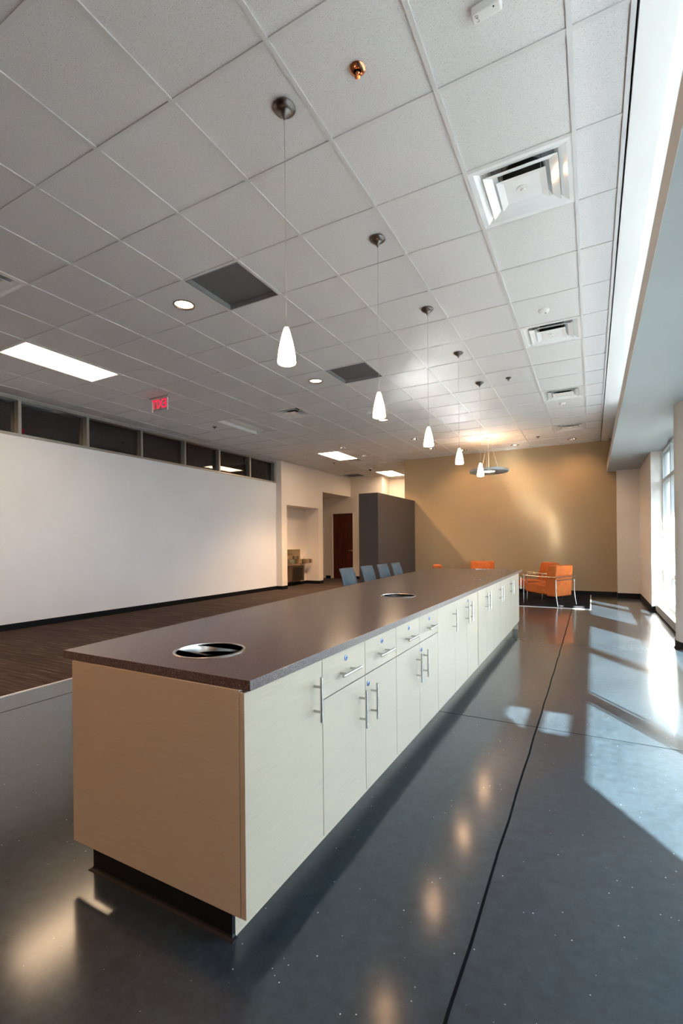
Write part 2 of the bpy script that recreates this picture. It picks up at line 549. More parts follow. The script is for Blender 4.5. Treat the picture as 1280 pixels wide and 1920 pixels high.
# ------------------------------------------------------------------ clerestory windows (window_1..7)
ym = [2.94, 4.04, 5.149, 6.266, 7.378, 8.443, 9.572, 10.665]
for i in range(7):
    y0, y1 = ym[i], ym[i+1]
    w_ = empty('window_%d' % (i+1), (LW, (y0+y1)/2, 2.965)); w_['kind'] = S
    h = (y1-y0)/2
    f = MB()
    z1 = CEIL-2.965-.004
    f.box(-.13, .012, -h, h, 0, .035).box(-.13, .012, -h, h, z1-.05, z1)
    e0 = .055 if i == 0 else .023
    e1 = .055 if i == 6 else .023
    f.box(-.13, .012, -h, -h+e0, .035, z1-.05).box(-.13, .012, h-e1, h, .035, z1-.05)
    f.build('window_frame', m_alu, w_)
    MB().box(-.10, -.094, -h+e0, h-e1, .035, z1-.05).build('pane', m_tglass, w_)
box('trim_6', m_alu, LW-.13, LW+.012, 10.665, 10.7, 0+2.965, CEIL-.004, kind=S)
# unlit room behind the clerestory
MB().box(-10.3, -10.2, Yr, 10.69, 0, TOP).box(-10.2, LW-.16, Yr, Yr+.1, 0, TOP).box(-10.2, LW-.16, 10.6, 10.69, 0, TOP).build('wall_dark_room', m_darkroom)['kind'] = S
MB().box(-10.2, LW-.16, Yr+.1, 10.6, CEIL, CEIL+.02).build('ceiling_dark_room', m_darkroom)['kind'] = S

# ------------------------------------------------------------------ window bays on the right
ZS, ZH = .15, 2.862
def win(n, y0, y1):
    zt = 2.27 if y0 > 7 else 2.145
    dt = .12 if y0 > 7 else .06
    w_ = empty('window_%d' % n, (GXW, (y0+y1)/2, ZS)); w_['kind'] = S
    h = (y1-y0)/2; H = ZH-ZS
    f = MB()
    m_ = .032
    f.box(0, .12, -h, -h+m_, 0, H).box(0, .12, h-m_, h, 0, H)
    for z in (0, H-.06): f.box(0, .12, -h+m_, h-m_, z, z+.06)
    f.box(0, .12, -h+m_, h-m_, .665-ZS, .735-ZS)
    f.box(0, dt, -h+m_, h-m_, zt-ZS, zt+.065-ZS)
    f.build('window_frame', m_frame, w_)
    p = MB()
    for a, b_ in ((.06, .665-ZS), (.735-ZS, zt-ZS), (zt+.065-ZS, H-.06)):
        p.quad((.02, -h+m_, a), (.02, h-m_, a), (.02, h-m_, b_), (.02, -h+m_, b_))
    p.build('pane', m_glass, w_)
    return w_
bays = [(-.34, -.08), (.64, 2.52), (2.52, 4.40), (4.40, 6.34), (7.06, 9.02), (9.02, 9.97)]
for i, (a, b_) in enumerate(bays): win(8+i, a, b_)

def blind(y0, y1, z0, z1, label):
    pt_, hw, an = (.0215, .0118, -55.4) if y0 > 7 else (.024, .0105, -55.4)
    t = empty('window_blind', (1.165, (y0+y1)/2, z1), 0, label, 'blind')
    h = (y1-y0)/2-.045
    MB().box(-.02, .02, -h, h, -.03, 0).build('headrail', m_blind, t)
    s = MB()
    n = int((z1-z0-.05)/pt_)
    a = math.radians(an)
    for k in range(n):
        z = -.045-k*pt_
        R = Matrix.Translation((0, 0, z)) @ Matrix.Rotation(a, 4, 'Y')
        s.box(-hw, hw, -h, h, -.0004, .0004, R)
    s.build('slats', m_blind, t)
    MB().box(-.012, .012, -h, h, -(z1-z0)+.0, -(z1-z0)+.018).build('bottom_rail', m_blind, t)
    for yy in (-h+.12, h-.12): MB().box(-.0125, .0125, yy-.0015, yy+.0015, -(z1-z0), -.03).build('ladder_cord', m_blind, t)
    return t
bl = [(7.06, 9.02, 'wide white horizontal blind in the window just beyond the round column'),
      (9.02, 9.97, 'narrow white horizontal blind in the farthest window, next to the wall stub'),
      (.64, 2.52, 'white horizontal blind in the window nearest the camera on the right'),
      (2.52, 4.40, 'white horizontal blind in the middle window before the round column'),
      (4.40, 6.34, 'white horizontal blind in the window just before the round column')]
for a, b_, lb in bl:
    blind(a, b_, ZS+.07, ZH-.065, lb)

# round columns
for yc in (6.70, .28, -6.14):
    o = MB().lathe([(.355, 0), (.355, TOP)], (1.21, yc, 0), 64, cap=True).build('column', m_column, smooth=True); o['kind'] = S
    o = MB().lathe([(.355, 0), (.374, .002), (.370, .012), (.363, .02), (.363, .10), (.355, .102)], (1.21, yc, 0), 64).build('baseboard_column', m_black, smooth=True); o['kind'] = S

# heater under the far windows
ht = empty('baseboard_heater', (1.0, 8.5, 0), 0, 'low grey metal heater box running under the far right window', 'heater')
x = MB()
for a, b_ in ((-1.40, -.72), (-.71, .02), (.03, .76), (.77, 1.44)):
    x.box(-.02, .058, a, b_, .03, .148)
x.build('cover', m_heater, ht, bevel=.004)
MB().box(0, .055, -1.4, 1.44, 0, .03).build('base', m_dark, ht)  # near-black block in place of the shadowed gap under the cover

# outside: paving, sun canopy over the windows
MB().box(1.46, 60, -60, 60, -.3, -.12).build('ground_paving', m_pave)['kind'] = S
cn = MB()
ZC0, ZC1 = 3.19, 3.20
for yc in (.28, 6.70, 13.12, -6.14):
    y0, y1 = yc-.20, yc+.23
    cn.box(1.4, 2.17, y1, yc+6.42-.20, ZC0, ZC1)
    cn.box(2.052, 2.17, y0, y1, ZC0, ZC1)
    cn.box(1.78, 1.887, y0, y1, ZC0, ZC1)
    cn.prism([(1.4, y0), (1.78, y0), (1.495, y1), (1.4, y1)], ZC0, ZC1)
cn.build('canopy', m_frame)['kind'] = S

# ------------------------------------------------------------------ doors
def door(n, x0, x1, ztop):
    t = empty('door_%d' % n, ((x0+x1)/2, HB, 0)); t['kind'] = S
    h = (x1-x0)/2
    MB().box(-h+.045, h-.045, .045, .09, .005, ztop-.045).build('door_leaf', m_wood, t, bevel=.002)
    f = MB()
    f.box(-h, -h+.045, -.012, .12, 0, ztop).box(h-.045, h, -.012, .12, 0, ztop).box(-h+.045, h-.045, -.012, .12, ztop-.045, ztop)
    f.build('door_frame', m_cream, t)
    k = MB()
    M0 = Matrix.Translation((h-.10, .045, 1.01)) @ Matrix.Rotation(PI/2, 4, 'X')
    k.lathe([(0, .01), (.026, .01), (.026, 0), (0, 0)], seg=20, M=M0)
    k.tube([(h-.10, .045, 1.01), (h-.10, -.01, 1.01), (h-.215, -.012, 1.01)], .009)
    k.build('door_handle', m_steel, t, smooth=True)
    return t
door(1, -8.35, -7.44, 2.385)
door(2, -9.62, -8.66, 2.38)

# ------------------------------------------------------------------ worktop and cabinets
X1, Y0, Y1, ZB, ZTOPC = -.913, 1.12, 7.42, .822, .854
# the far side bows gently outwards towards the back of the room
def X0f(y):
    # smooth interpolation (quadratic fit through the measured points)
    t = (y-1.12)/(7.42-1.12)
    return -1.85-.43*t*(1.52-.52*t)
BINS = [(-1.32, 1.376, .130), (-1.34, 3.45, .130), (-1.42, 7.18, .130)]
ctp = MB()
segs = [Y0]
for bx, by, br in BINS: segs += [by-.20, by+.20]
segs.append(Y1)
vcache = {}
def vert(x, y, z):
    k = (round(x, 5), round(y, 5), round(z, 5))
    if k not in vcache: vcache[k] = ctp.b.verts.new((x, y, z))
    return vcache[k]
rows = []
for i in range(len(segs)-1):
    a, b_ = segs[i], segs[i+1]
    if i % 2 == 0:
        n = max(1, int((b_-a)/.3))
        for k in range(n): rows.append((a+(b_-a)*k/n, a+(b_-a)*(k+1)/n, None))
    else: rows.append((a, b_, BINS[i//2]))
for z in (ZTOPC, ZB):
    for a, b_, hole in rows:
        if hole is None:
            ctp.b.faces.new([vert(X0f(a), a, z), vert(X1, a, z), vert(X1, b_, z), vert(X0f(b_), b_, z)])
        else:
            bx, by, br = hole; n = 48
            ring = [vert(bx+br*math.cos(2*PI*k/n), by+br*math.sin(2*PI*k/n), z) for k in range(n)]
            cs = [(X1, a), (X1, b_), (X0f(b_), b_), (X0f(a), a)]
            ca = [math.atan2(yy-by, xx-bx) % (2*PI) for xx, yy in cs]
            ks = [int(round(q_/(2*PI/n))) % n for q_ in ca]
            for j in range(4):
                k0, k1 = ks[j], ks[(j+1) % 4]
                poly = [vert(*cs[j], z), vert(*cs[(j+1) % 4], z)]
                k = k1
                while True:
                    poly.append(ring[k])
                    if k == k0: break
                    k = (k-1) % n
                ctp.b.faces.new(poly)
for a, b_, hole in rows:
    ctp.b.faces.new([vert(X1, a, ZB), vert(X1, b_, ZB), vert(X1, b_, ZTOPC), vert(X1, a, ZTOPC)])
    ctp.b.faces.new([vert(X0f(a), a, ZB), vert(X0f(b_), b_, ZB), vert(X0f(b_), b_, ZTOPC), vert(X0f(a), a, ZTOPC)])
for yy in (Y0, Y1): ctp.b.faces.new([vert(X0f(yy), yy, ZB), vert(X1, yy, ZB), vert(X1, yy, ZTOPC), vert(X0f(yy), yy, ZTOPC)])
for bx, by, br in BINS:
    n = 48
    for k in range(n):
        p = [(bx+br*math.cos(2*PI*q_/n), by+br*math.sin(2*PI*q_/n)) for q_ in (k, (k+1) % n)]
        ctp.b.faces.new([vert(*p[0], ZB), vert(*p[1], ZB), vert(*p[1], ZTOPC), vert(*p[0], ZTOPC)])
bmesh.ops.triangulate(ctp.b, faces=[f for f in ctp.b.faces if len(f.verts) > 4])
top = ctp.build('worktop', m_quartz)
md = top.modifiers.new('b', 'BEVEL'); md.width = .0022; md.segments = 2; md.limit_method = 'ANGLE'; md.angle_limit = math.radians(60)
tag(top, 'long dark speckled stone worktop lying across all the pale cabinets', 'worktop')

DX = -.935   # door face plane
DT = .020
def handle_v(t, y, z0, z1):
    h = MB()
    h.tube([(DX+.034, y, z0), (DX+.034, y, z1)], .0062, 12)
    for z in (z0+.038, z1-.038): h.tube([(DX, y, z), (DX+.034, y, z)], .0050, 10)
    return h.build('handle', m_steel, t, smooth=True)
def handle_h(t, y0, y1, z):
    h = MB()
    h.tube([(DX+.034, y0, z), (DX+.034, y1, z)], .0062, 12)
    for y in (y0+.038, y1-.038): h.tube([(DX, y, z), (DX+.034, y, z)], .0050, 10)
    return h.build('handle', m_steel, t, smooth=True)
def lock(t, y, z):
    M0 = Matrix.Translation((DX, y, z)) @ Matrix.Rotation(PI/2, 4, 'Y')
    o = MB().lathe([(.0125, 0), (.0125, .002), (.0105, .0035), (.0055, .0035), (.0055, .0015), (0, .0015)], seg=24, M=M0).build('lock', m_lockblue, t, smooth=True)
    return o
ZD0, ZD1, ZDR = .121, .814, .654
GAP = .0018
def cabinet(y0, y1, kind, label, lk=False):
    # parts are laid out in world coordinates; the empty stands at the cabinet base
    t = empty('base_cabinet', (0, 0, 0), 0, label, 'cabinet', None)
    off = Vector((DX-.2, (y0+y1)/2, 0))
    b_ = MB()
    b_.box(-1.178, DX-DT-.001, max(y0, 1.1415)+.001, y1-.001, .125, .8205)
    b_.build('body', m_lam, t)
    ps = []
    if kind == 'single':
        d = box('door', m_lam, DX-DT, DX, y0+GAP, y1-GAP, ZD0, ZD1, t, .0012)
        h_ = handle_v(d, y1-.065, .594, .764)
    else:
        ymid = (y0+y1)/2
        zt = ZDR-.003 if kind == 'drawers' else ZD1
        hz = (.434, .604) if kind == 'drawers' else (.594, .764)
        if kind == 'drawers':
            for a, c_ in ((y0, ymid), (ymid, y1)):
                d = box('drawer', m_lam, DX-DT, DX, a+GAP, c_-GAP, ZDR+.001, ZD1, t, .0012)
                m_ = (a+c_)/2
                handle_h(d, m_-.085, m_+.085, .722)
                lock(d, m_+.002, .776)
        d = box('door', m_lam, DX-DT, DX, y0+GAP, ymid-GAP, ZD0, zt, t, .0012)
        handle_v(d, ymid-.062, *hz)
        d = box('door', m_lam, DX-DT, DX, ymid+GAP, y1-GAP, ZD0, zt, t, .0012)
        handle_v(d, ymid+.062, *hz)
        if lk: lock(d, ymid+.030, zt-.045)
    # move origin to the cabinet's base
    for ch in t.children:
        ch.location -= off
    t.location = off
    return t
cabinet(1.1165, 1.587, 'single', 'pale full-height single-door cabinet at the near end of the counter')
cabinet(1.587, 2.373, 'drawers', 'pale cabinet of two locking drawers over two doors, next to the nearest single-door one', True)
cabinet(2.373, 3.150, 'drawers', 'second pale cabinet with two drawers over two doors, farther along the counter', True)
cabinet(3.150, 3.601, 'single', 'pale single-door cabinet right after the drawer cabinets')
cabinet(3.601, 4.405, 'doors', 'pale two-door cabinet with a lock just before the cream filler strip', True)
cabinet(4.440, 5.209, 'doors', 'pale two-door cabinet just beyond the cream filler strip')
cabinet(5.209, 5.988, 'doors', 'pale two-door cabinet, second beyond the filler strip')
cabinet(5.988, 6.801, 'doors', 'pale two-door cabinet, last pair of doors before the far end')
cabinet(6.801, 7.195, 'single', 'narrow pale single-door cabinet at the far end of the counter')
m_lam2 = mat('warm_cream_laminate', (.62, .52, .36), .4); mottle(m_lam2, (.62, .52, .36), .04, 12)
tag(box('filler_strip', m_lam2, DX-DT-.006, DX-.006, 4.407, 4.438, ZD0, .8205), 'narrow warm cream vertical strip between two cabinets midway along the counter', 'panel')
# end panel and supports
ep = empty('end_panel', (-1.36, 1.13, 0), 0, 'wide flat pale laminate panel closing the near end of the counter', 'panel')
MB().box(-.43, .403, -.012, .010, ZD0, .8205).build('panel', m_lam, ep, bevel=.001)
fp = box('far_end_panel', m_lam, -1.27, DX-DT, 7.197, 7.213, .0, .8205)
tag(fp, 'pale laminate panel closing the far end of the counter', 'panel')
tag(box('support_panel', m_lam, -2.15, -1.62, 7.197, 7.222, .0, .8205), 'pale laminate leg panel under the far left corner of the worktop', 'panel')
bp = box('modesty_panel', m_lam, -1.62, -1.60, 1.142, 7.195, .1210, .8205)
tag(bp, 'pale back panel under the worktop facing the blue chairs', 'panel')
# plinth (recessed)
pl_ = empty('plinth', (-1.2, 4.1, 0), 0, 'recessed plinth with black rubber toe base under the counter', 'plinth')
MB().box(-.53, .175, -2.928, 3.09, .0, .1205).build('kick_board', m_lam, pl_)
x = MB()
# coved black rubber base wrapping the near end
prof = [(.0, .1205), (.0, .012), (-.004, .006), (-.012, .0025), (-.014, .0005)]
yk = -2.940
a0, a1 = -.531, .172
for (d0, z0), (d1, z1) in zip(prof, prof[1:]):
    x.quad((a0+d0, yk+d0, z0), (a1-d0, yk+d0, z0), (a1-d1, yk+d1, z1), (a0+d1, yk+d1, z1))
    x.quad((a1-d0, yk+d0, z0), (a1-d0, yk+.012, z0), (a1-d1, yk+.012, z1), (a1-d1, yk+d1, z1))
    x.quad((a0+d0, yk+d0, z0), (a0+d0, yk+.012, z0), (a0+d1, yk+.012, z1), (a0+d1, yk+d1, z1))
x.quad((a0, yk, .1205), (a1, yk, .1205), (a1, yk+.012, .1205), (a0, yk+.012, .1205))
x.build('toe_base', m_black, pl_)

# bin rings
names = ['large steel bin ring let into the near end of the worktop', 'steel bin ring let into the worktop beside the blue chairs', 'steel bin ring at the far end of the worktop']
first = None
for (bx, by, br), lb in zip(BINS, names):
    if first is None:
        t = empty('waste_ring', (bx, by, ZTOPC), 0, lb, 'bin ring', None)
        MB().lathe([(.1285, -.06), (.1285, 0), (.137, .0), (.1375, .0022), (.134, .0035), (.127, .0032), (.1255, .0), (.1255, -.06), (.1285, -.06)], seg=64).build('ring', m_steel, t, smooth=True)
        MB().lathe([(.124, -.05), (.118, -.36), (0, -.365)], seg=48).build('bin_liner', m_dark, t, smooth=True)
        first = t
    else:
        dup(first, (bx, by, ZTOPC), label=lb)
gl = ['nearest of the four small brown cable caps in the worktop', 'second of the four small brown cable caps, counted from the camera', 'third of the four small brown cable caps, counted from the camera', 'farthest of the four small brown cable caps in the worktop']
first = None
for (gx_, gy_), lb in zip(((-1.083, 4.386), (-1.103, 5.227), (-1.118, 6.037), (-1.123, 6.95)), gl):
    if first is None:
        t = empty('cable_grommet', (gx_, gy_, ZTOPC), 0, lb, 'cable cap')
        MB().lathe([(.038, .0), (.038, .003), (.034, .0035), (.030, .003), (.0, .003)], seg=28).build('ring', m_nickel, t, smooth=True)
        MB().box(-.022, .022, -.012, .012, .003, .0045).build('flap', m_dark, t)
        first = t
    else: dup(first, (gx_, gy_, ZTOPC), label=lb)

# ------------------------------------------------------------------ blue chairs
def blue_chair(x, y, label):
    # local: faces +x
    t = empty('chair', (x, y, .004), 0, label, 'chair', None)
    def sheet(path, w, th=.012):
        b_ = MB(); rows = []
        nn = 9
        for px_, pz, ww, bow in path:
            rows.append([b_.b.verts.new((px_+bow*(2*abs(k/(nn-1)-.5))**2, (k/(nn-1)-.5)*ww, pz)) for k in range(nn)])
        for r0, r1 in zip(rows, rows[1:]):
            for k in range(nn-1): b_.b.faces.new((r0[k], r0[k+1], r1[k+1], r1[k]))
        return b_
    bk = sheet([(-.185, .50, .37, .02), (-.20, .60, .375, .022), (-.222, .72, .37, .022), (-.25, .85, .372, .018), (-.285, .950, .362, .014)], 0)
    bk.build('backrest', m_blue, t, smooth=True, solid=.014)
    st = sheet([(-.19, .485, .36, 0), (-.12, .455, .40, 0), (.0, .445, .42, 0), (.13, .45, .42, 0), (.20, .44, .40, 0)], 0)
    st.build('seat', m_blue, t, smooth=True, solid=.014)
    for sx, sy in ((1, 1), (1, -1), (-1, 1), (-1, -1)):
        MB().tube([(sx*.13, sy*.15, .435), (sx*.17, sy*.185, .40), (sx*.19 if sx > 0 else -.22, sy*.20, .0)], .010).build('leg', m_chrome, t, smooth=True)
    MB().tube([(.13, -.15, .435), (-.13, -.15, .435), (-.13, .15, .435), (.13, .15, .435), (.13, -.15, .435)], .009).build('seat_frame', m_chrome, t, smooth=True)
    return t
c0 = blue_chair(-2.465, 5.26, 'slate blue chair behind the counter, nearest of the four')
for yy, lb in ((5.86, 'slate blue chair behind the counter, second from the camera'), (6.40, 'slate blue chair behind the counter, third from the camera'), (6.93, 'slate blue chair behind the counter, farthest of the four')):
    dup(c0, (-2.465, yy, .004), label=lb)

# ------------------------------------------------------------------ orange armchairs
def cushion(poly, y0, y1, bev):
    b_ = MB()
    a = [b_.b.verts.new((x_, y0, z_)) for x_, z_ in poly]; c_ = [b_.b.verts.new((x_, y1, z_)) for x_, z_ in poly]
    b_.b.faces.new(a); b_.b.faces.new(c_[::-1]); n = len(poly)
    for i in range(n): b_.b.faces.new((a[i], a[(i+1) % n], c_[(i+1) % n], c_[i]))
    return b_
def armchair(x, y, rz, label):
    # local +x = front
    t = empty('armchair', (x, y, .004), rz, label, 'armchair')
    cushion([(-.20, .20), (.33, .24), (.345, .33), (.32, .405), (.15, .42), (-.18, .38)], -.27, .27, 0).build('seat_cushion', m_orange, t, bevel=.03, seg=4)
    cushion([(-.345, .18), (-.17, .18), (-.12, .42), (-.20, .76), (-.235, .79), (-.375, .79), (-.385, .76)], -.275, .275, 0).build('backrest', m_orange, t, bevel=.022, seg=4)
    for s_ in (-1, 1):
        yb = s_*.305
        MB().tube([(.34, yb, .0), (.335, yb, .30), (.33, yb, .575)], .011).build('front_leg', m_steel, t, smooth=True)
        MB().tube([(.345, yb, .575), (-.10, yb, .562), (-.405, yb, .565)], .011, flat=(.018, .009)).build('armrest', m_steel, t, smooth=True)
        MB().tube([(-.425, yb, .0), (-.40, yb, .14), (-.385, yb, .30), (-.385, yb, .51)], .011).build('rear_leg', m_steel, t, smooth=True)
    MB().tube([(-.405, -.305, .565), (-.405, .305, .565)], .012, flat=(.014, .010)).build('back_rail', m_steel, t, smooth=True)
    MB().tube([(-.388, -.305, .505), (-.388, .305, .505)], .012, flat=(.014, .010)).build('lower_back_rail', m_steel, t, smooth=True)
    return t
ac = armchair(-.806, 10.42, 2.62, 'orange armchair with chrome arms, nearest and farthest right, seen from behind')
dup(ac, (-1.10, 11.42, .004), 3.62, label='orange armchair with chrome arms just behind the one at far right')
dup(ac, (-2.34, 11.62, .004), -1.40, label='orange armchair standing alone against the tan wall, facing the counter')
dup(ac, (-2.63, 9.90, .004), .28, label='orange armchair farthest left, only its rounded top shows over the worktop')

# ------------------------------------------------------------------ drinking fountain
df = empty('drinking_fountain', (-8.04, 11.9, 0), 0, 'two-level stainless drinking fountain in the wall alcove', 'drinking fountain')
MB().box(.0, .02, -.40, .42, .45, 1.10).build('back_plate', m_brass, df, bevel=.002)
def basin(y0, y1, z0, z1):
    b_ = MB()
    pr_ = [(0, y0+.0), (.10, y0), (.26, y0+.04), (.30, y0+.11), (.30, y1-.11), (.26, y1-.04), (.10, y1), (0, y1)]
    b_.prism(pr_, z0, z1)
    return b_
u_ = basin(-.40, -.02, .81, .91).build('upper_basin', m_brass, df, bevel=.004)
MB().tube([(.06, -.12, .91), (.06, -.12, .95), (.09, -.14, .965), (.13, -.16, .955)], .008).build('spout', m_chrome, u_, smooth=True)
MB().box(.29, .315, -.12, -.04, .82, .90).build('push_bar', m_brass, u_)
l_ = basin(.12, .66, .66, .80).build('lower_basin', m_brass, df, bevel=.004)
MB().tube([(.06, .56, .80), (.06, .56, .84), (.09, .54, .855), (.13, .52, .845)], .008).build('spout', m_chrome, l_, smooth=True)
MB().box(.29, .315, .58, .66, .67, .79).build('push_bar', m_brass, l_)
MB().box(.0, .20, -.30, .36, .14, .60).build('cooler_cabinet', metal('dull_bronze', (.16, .11, .08), .4), df, bevel=.004)
x = MB()
for k in range(11): x.box(.2005, .204, -.22+k*.045, -.20+k*.045, .20, .54)
x.build('vent_slots', m_dark, df)

# ------------------------------------------------------------------ ceiling fixtures
# pendants
def pendant(label):
    t = empty('pendant_light', (-1.405, 2.048, CEIL), 0, label, 'pendant light')
    MB().lathe([(.0, -.002), (.058, -.002), (.060, -.006), (.058, -.010), (.052, -.013), (.050, -.016), (.040, -.024), (.036, -.025), (.030, -.030), (.018, -.040), (.007, -.055), (.0035, -.066), (0, -.068)], seg=40).build('canopy', m_nickel, t, smooth=True)
    MB().tube([(0, 0, -.06), (0, 0, -1.115)], .0018, 8).build('cord', mat('cord_silver', (.5, .5, .5), .4, .6) if 'cord_silver' not in bpy.data.materials else bpy.data.materials['cord_silver'], t, smooth=True)
    MB().lathe([(.0025, -1.10), (.004, -1.125), (.010, -1.158), (.0115, -1.166), (0, -1.167)], seg=20).build('socket_cap', m_steel, t, smooth=True)
    sh = [(.011, -1.160), (.016, -1.172), (.024, -1.20), (.033, -1.235), (.041, -1.275), (.0465, -1.315), (.0485, -1.340), (.047, -1.347), (.040, -1.351), (.02, -1.353), (0, -1.3535)]
    MB().lathe(sh, seg=40).build('glass_shade', m_pend, t, smooth=True)
    return t
pd = pendant('nearest of the five small pendant lights over the counter')
for i, lb in enumerate(('second pendant light from the camera over the counter', 'third and middle pendant light over the counter', 'fourth pendant light from the camera over the counter', 'farthest small pendant light, in front of the hanging disc lamp')):
    dup(pd, (-1.405, 2.048+1.219*(i+1), CEIL), label=lb)
# disc lamp
dk = empty('disc_lamp', (-2.0, 10.75, CEIL), 0, 'large flat grey disc lamp hanging by the tan back wall', 'hanging lamp')
MB().lathe([(0, -.001), (.07, -.001), (.07, -.02), (0, -.022)], seg=32).build('canopy', m_trim, dk, smooth=True)
MB().lathe([(.13, -.735), (.405, -.755), (.415, -.748), (.415, -.700), (.408, -.698), (.405, -.714), (.13, -.712), (.13, -.735)], seg=64).build('disc', mat('silver_disc', (.33, .36, .40), .45, .3), dk, smooth=True)
MB().lathe([(0, -.742), (.125, -.738), (.128, -.72), (0, -.715)], seg=40).build('lit_lens', m_down, dk, smooth=True)
MB().lathe([(.20, -.7115), (.21, -.708), (.28, -.708), (.29, -.7115), (.20, -.7115)], seg=48).build('uplight_ring', emis('lit_uplight_tube', (1.0, .58, .30), 26), dk, smooth=True)
x = MB()
for k in range(3):
    a = 2*PI*k/3+.5
    x.tube([(.03*math.cos(a), .03*math.sin(a), -.02), (.22*math.cos(a), .22*math.sin(a), -.715)], .0022, 6)
x.tube([(0, 0, -.02), (0, 0, -.715)], .004, 8)
x.build('cables', m_trim, dk)

# downlights
def downlight(lens, label):
    t = empty('downlight', (0, 0, CEIL), 0, label, 'downlight')
    MB().lathe([(.084, .03), (.084, .002), (.090, -.004), (.098, -.003), (.099, .003), (.094, .0065)], seg=40).build('trim_ring', m_steel if not lens else m_nickel, t, smooth=True)
    if lens:
        MB().lathe([(0, .006), (.05, .007), (.0838, .012)], seg=36).build('lens', m_down, t, smooth=True)
        MB().lathe([(.0838, .012), (.0838, .12), (0, .121)], seg=24).build('housing', m_dark, t)
    else:
        MB().lathe([(.084, .01), (.070, .05), (.055, .10), (0, .101)], seg=36).build('reflector', m_chrome, t, smooth=True)
        MB().lathe([(0, .042), (.016, .045), (.024, .06), (.018, .10)], c=(0, 0, 0), seg=16).build('lamp', m_lampsm, t, smooth=True)
    return t
DLL = ['lit round downlight nearest the camera, left of the dark return grille', 'second lit round downlight, between two dark return grilles and the long tile row', 'third lit round downlight, just under the second pendant shade',
       'unlensed steel downlight left of the third pendant shade', 'steel downlight beside the near edge of the far lit panel', 'steel downlight just beyond the far lit panel',
       'steel downlight under the third pendant shade near the tan wall', 'steel downlight partly behind the fourth pendant shade', 'steel downlight right of the hanging disc lamp', 'steel downlight farthest right, beyond the last square air diffuser']
protos = {}
for (ix, iy), lb in zip(DL, DLL):
    lens = (ix, iy) in DL[:3]
    cx_, cy_ = cellc(ix, iy)
    if lens not in protos:
        t = downlight(lens, lb); t.location = (cx_, cy_, CEIL); protos[lens] = t
    else: dup(protos[lens], (cx_, cy_, CEIL), label=lb)
    sl = bpy.data.objects.new('downlight_lamp', bpy.data.lights.new('downlight_lamp', 'SPOT')); C.objects.link(sl)
    sl.data.energy = 330 if ix == -9 else (12 if iy > 12 else 40); sl.data.color = (1.0, .62, .34); sl.data.spot_size = math.radians(125); sl.data.spot_blend = .8; sl.data.shadow_soft_size = .05
    sl.location = (cx_, cy_, CEIL-.012)

# square air diffusers
def diffuser(label):
    t = empty('air_diffuser', (0, 0, CEIL), 0, label, 'air vent')
    h = T/2-.012
    def pyr(b_, r0, z0, r1, z1, th=.002):
        c0 = [(-r0, -r0, z0), (r0, -r0, z0), (r0, r0, z0), (-r0, r0, z0)]; c1 = [(-r1, -r1, z1), (r1, -r1, z1), (r1, r1, z1), (-r1, r1, z1)]
        v0 = [b_.b.verts.new(p) for p in c0]; v1 = [b_.b.verts.new(p) for p in c1]
        for k in range(4): b_.b.faces.new((v0[k], v0[(k+1) % 4], v1[(k+1) % 4], v1[k]))
    o1 = MB(); pyr(o1, h, .001, h-.030, .004); pyr(o1, h-.030, .004, h-.075, .022); pyr(o1, h-.075, .022, h-.10, .05); pyr(o1, h-.10, .05, h-.105, .11)
    o1.build('outer_frame', m_diff, t)
    l1 = MB(); pyr(l1, .215, -.004, .165, .014); pyr(l1, .165, .014, .140, .042); l1.build('louvre', m_diff, t, solid=.002)
    l2 = MB(); pyr(l2, .145, -.010, .105, .001)
    l2.quad((-.105, -.105, .001), (.105, -.105, .001), (.105, .105, .001), (-.105, .105, .001))
    l2.build('centre_plate', m_diff, t, solid=.002)
    MB().lathe([(.042, .0005), (.042, -.003), (.015, -.004), (.012, -.008), (0, -.008)], seg=28).build('centre_boss', m_plastic, t, smooth=True)
    d = MB(); d.box(-h+.10, h-.10, -h+.10, h-.10, .108, .111)
    d.build('duct_plate', metal('duct_steel', (.45, .47, .48), .3) if 'duct_steel' not in bpy.data.materials else bpy.data.materials['duct_steel'], t)
    MB().lathe([(.125, .060), (.125, .107), (.0, .107)], seg=32).build('duct_opening', m_dark, t, smooth=True)
    x = MB()
    for sx, sy in ((1, 1), (1, -1), (-1, 1), (-1, -1)):
        x.box(sx*.115-.002, sx*.115+.002, sy*.115-.006, sy*.115+.006, .018, .10)
    x.build('struts', m_steel, t)
    return t
DFL = ['largest glossy white square air diffuser, nearest the camera on the right', 'second square air diffuser from the camera in the right-hand row', 'third square air diffuser from the camera in the right-hand row', 'farthest square air diffuser in the right-hand row, by the tan wall',
       'square air diffuser cut off by the left edge, above the lit panel', 'square air diffuser between the unlit panel and the downlights', 'small square air diffuser just beyond the far lit panel']
p0 = None
for (ix, iy), lb in zip(DIF, DFL):
    cx_, cy_ = cellc(ix, iy)
    if p0 is None: p0 = diffuser(lb); p0.location = (cx_, cy_, CEIL)
    else: dup(p0, (cx_, cy_, CEIL), label=lb)
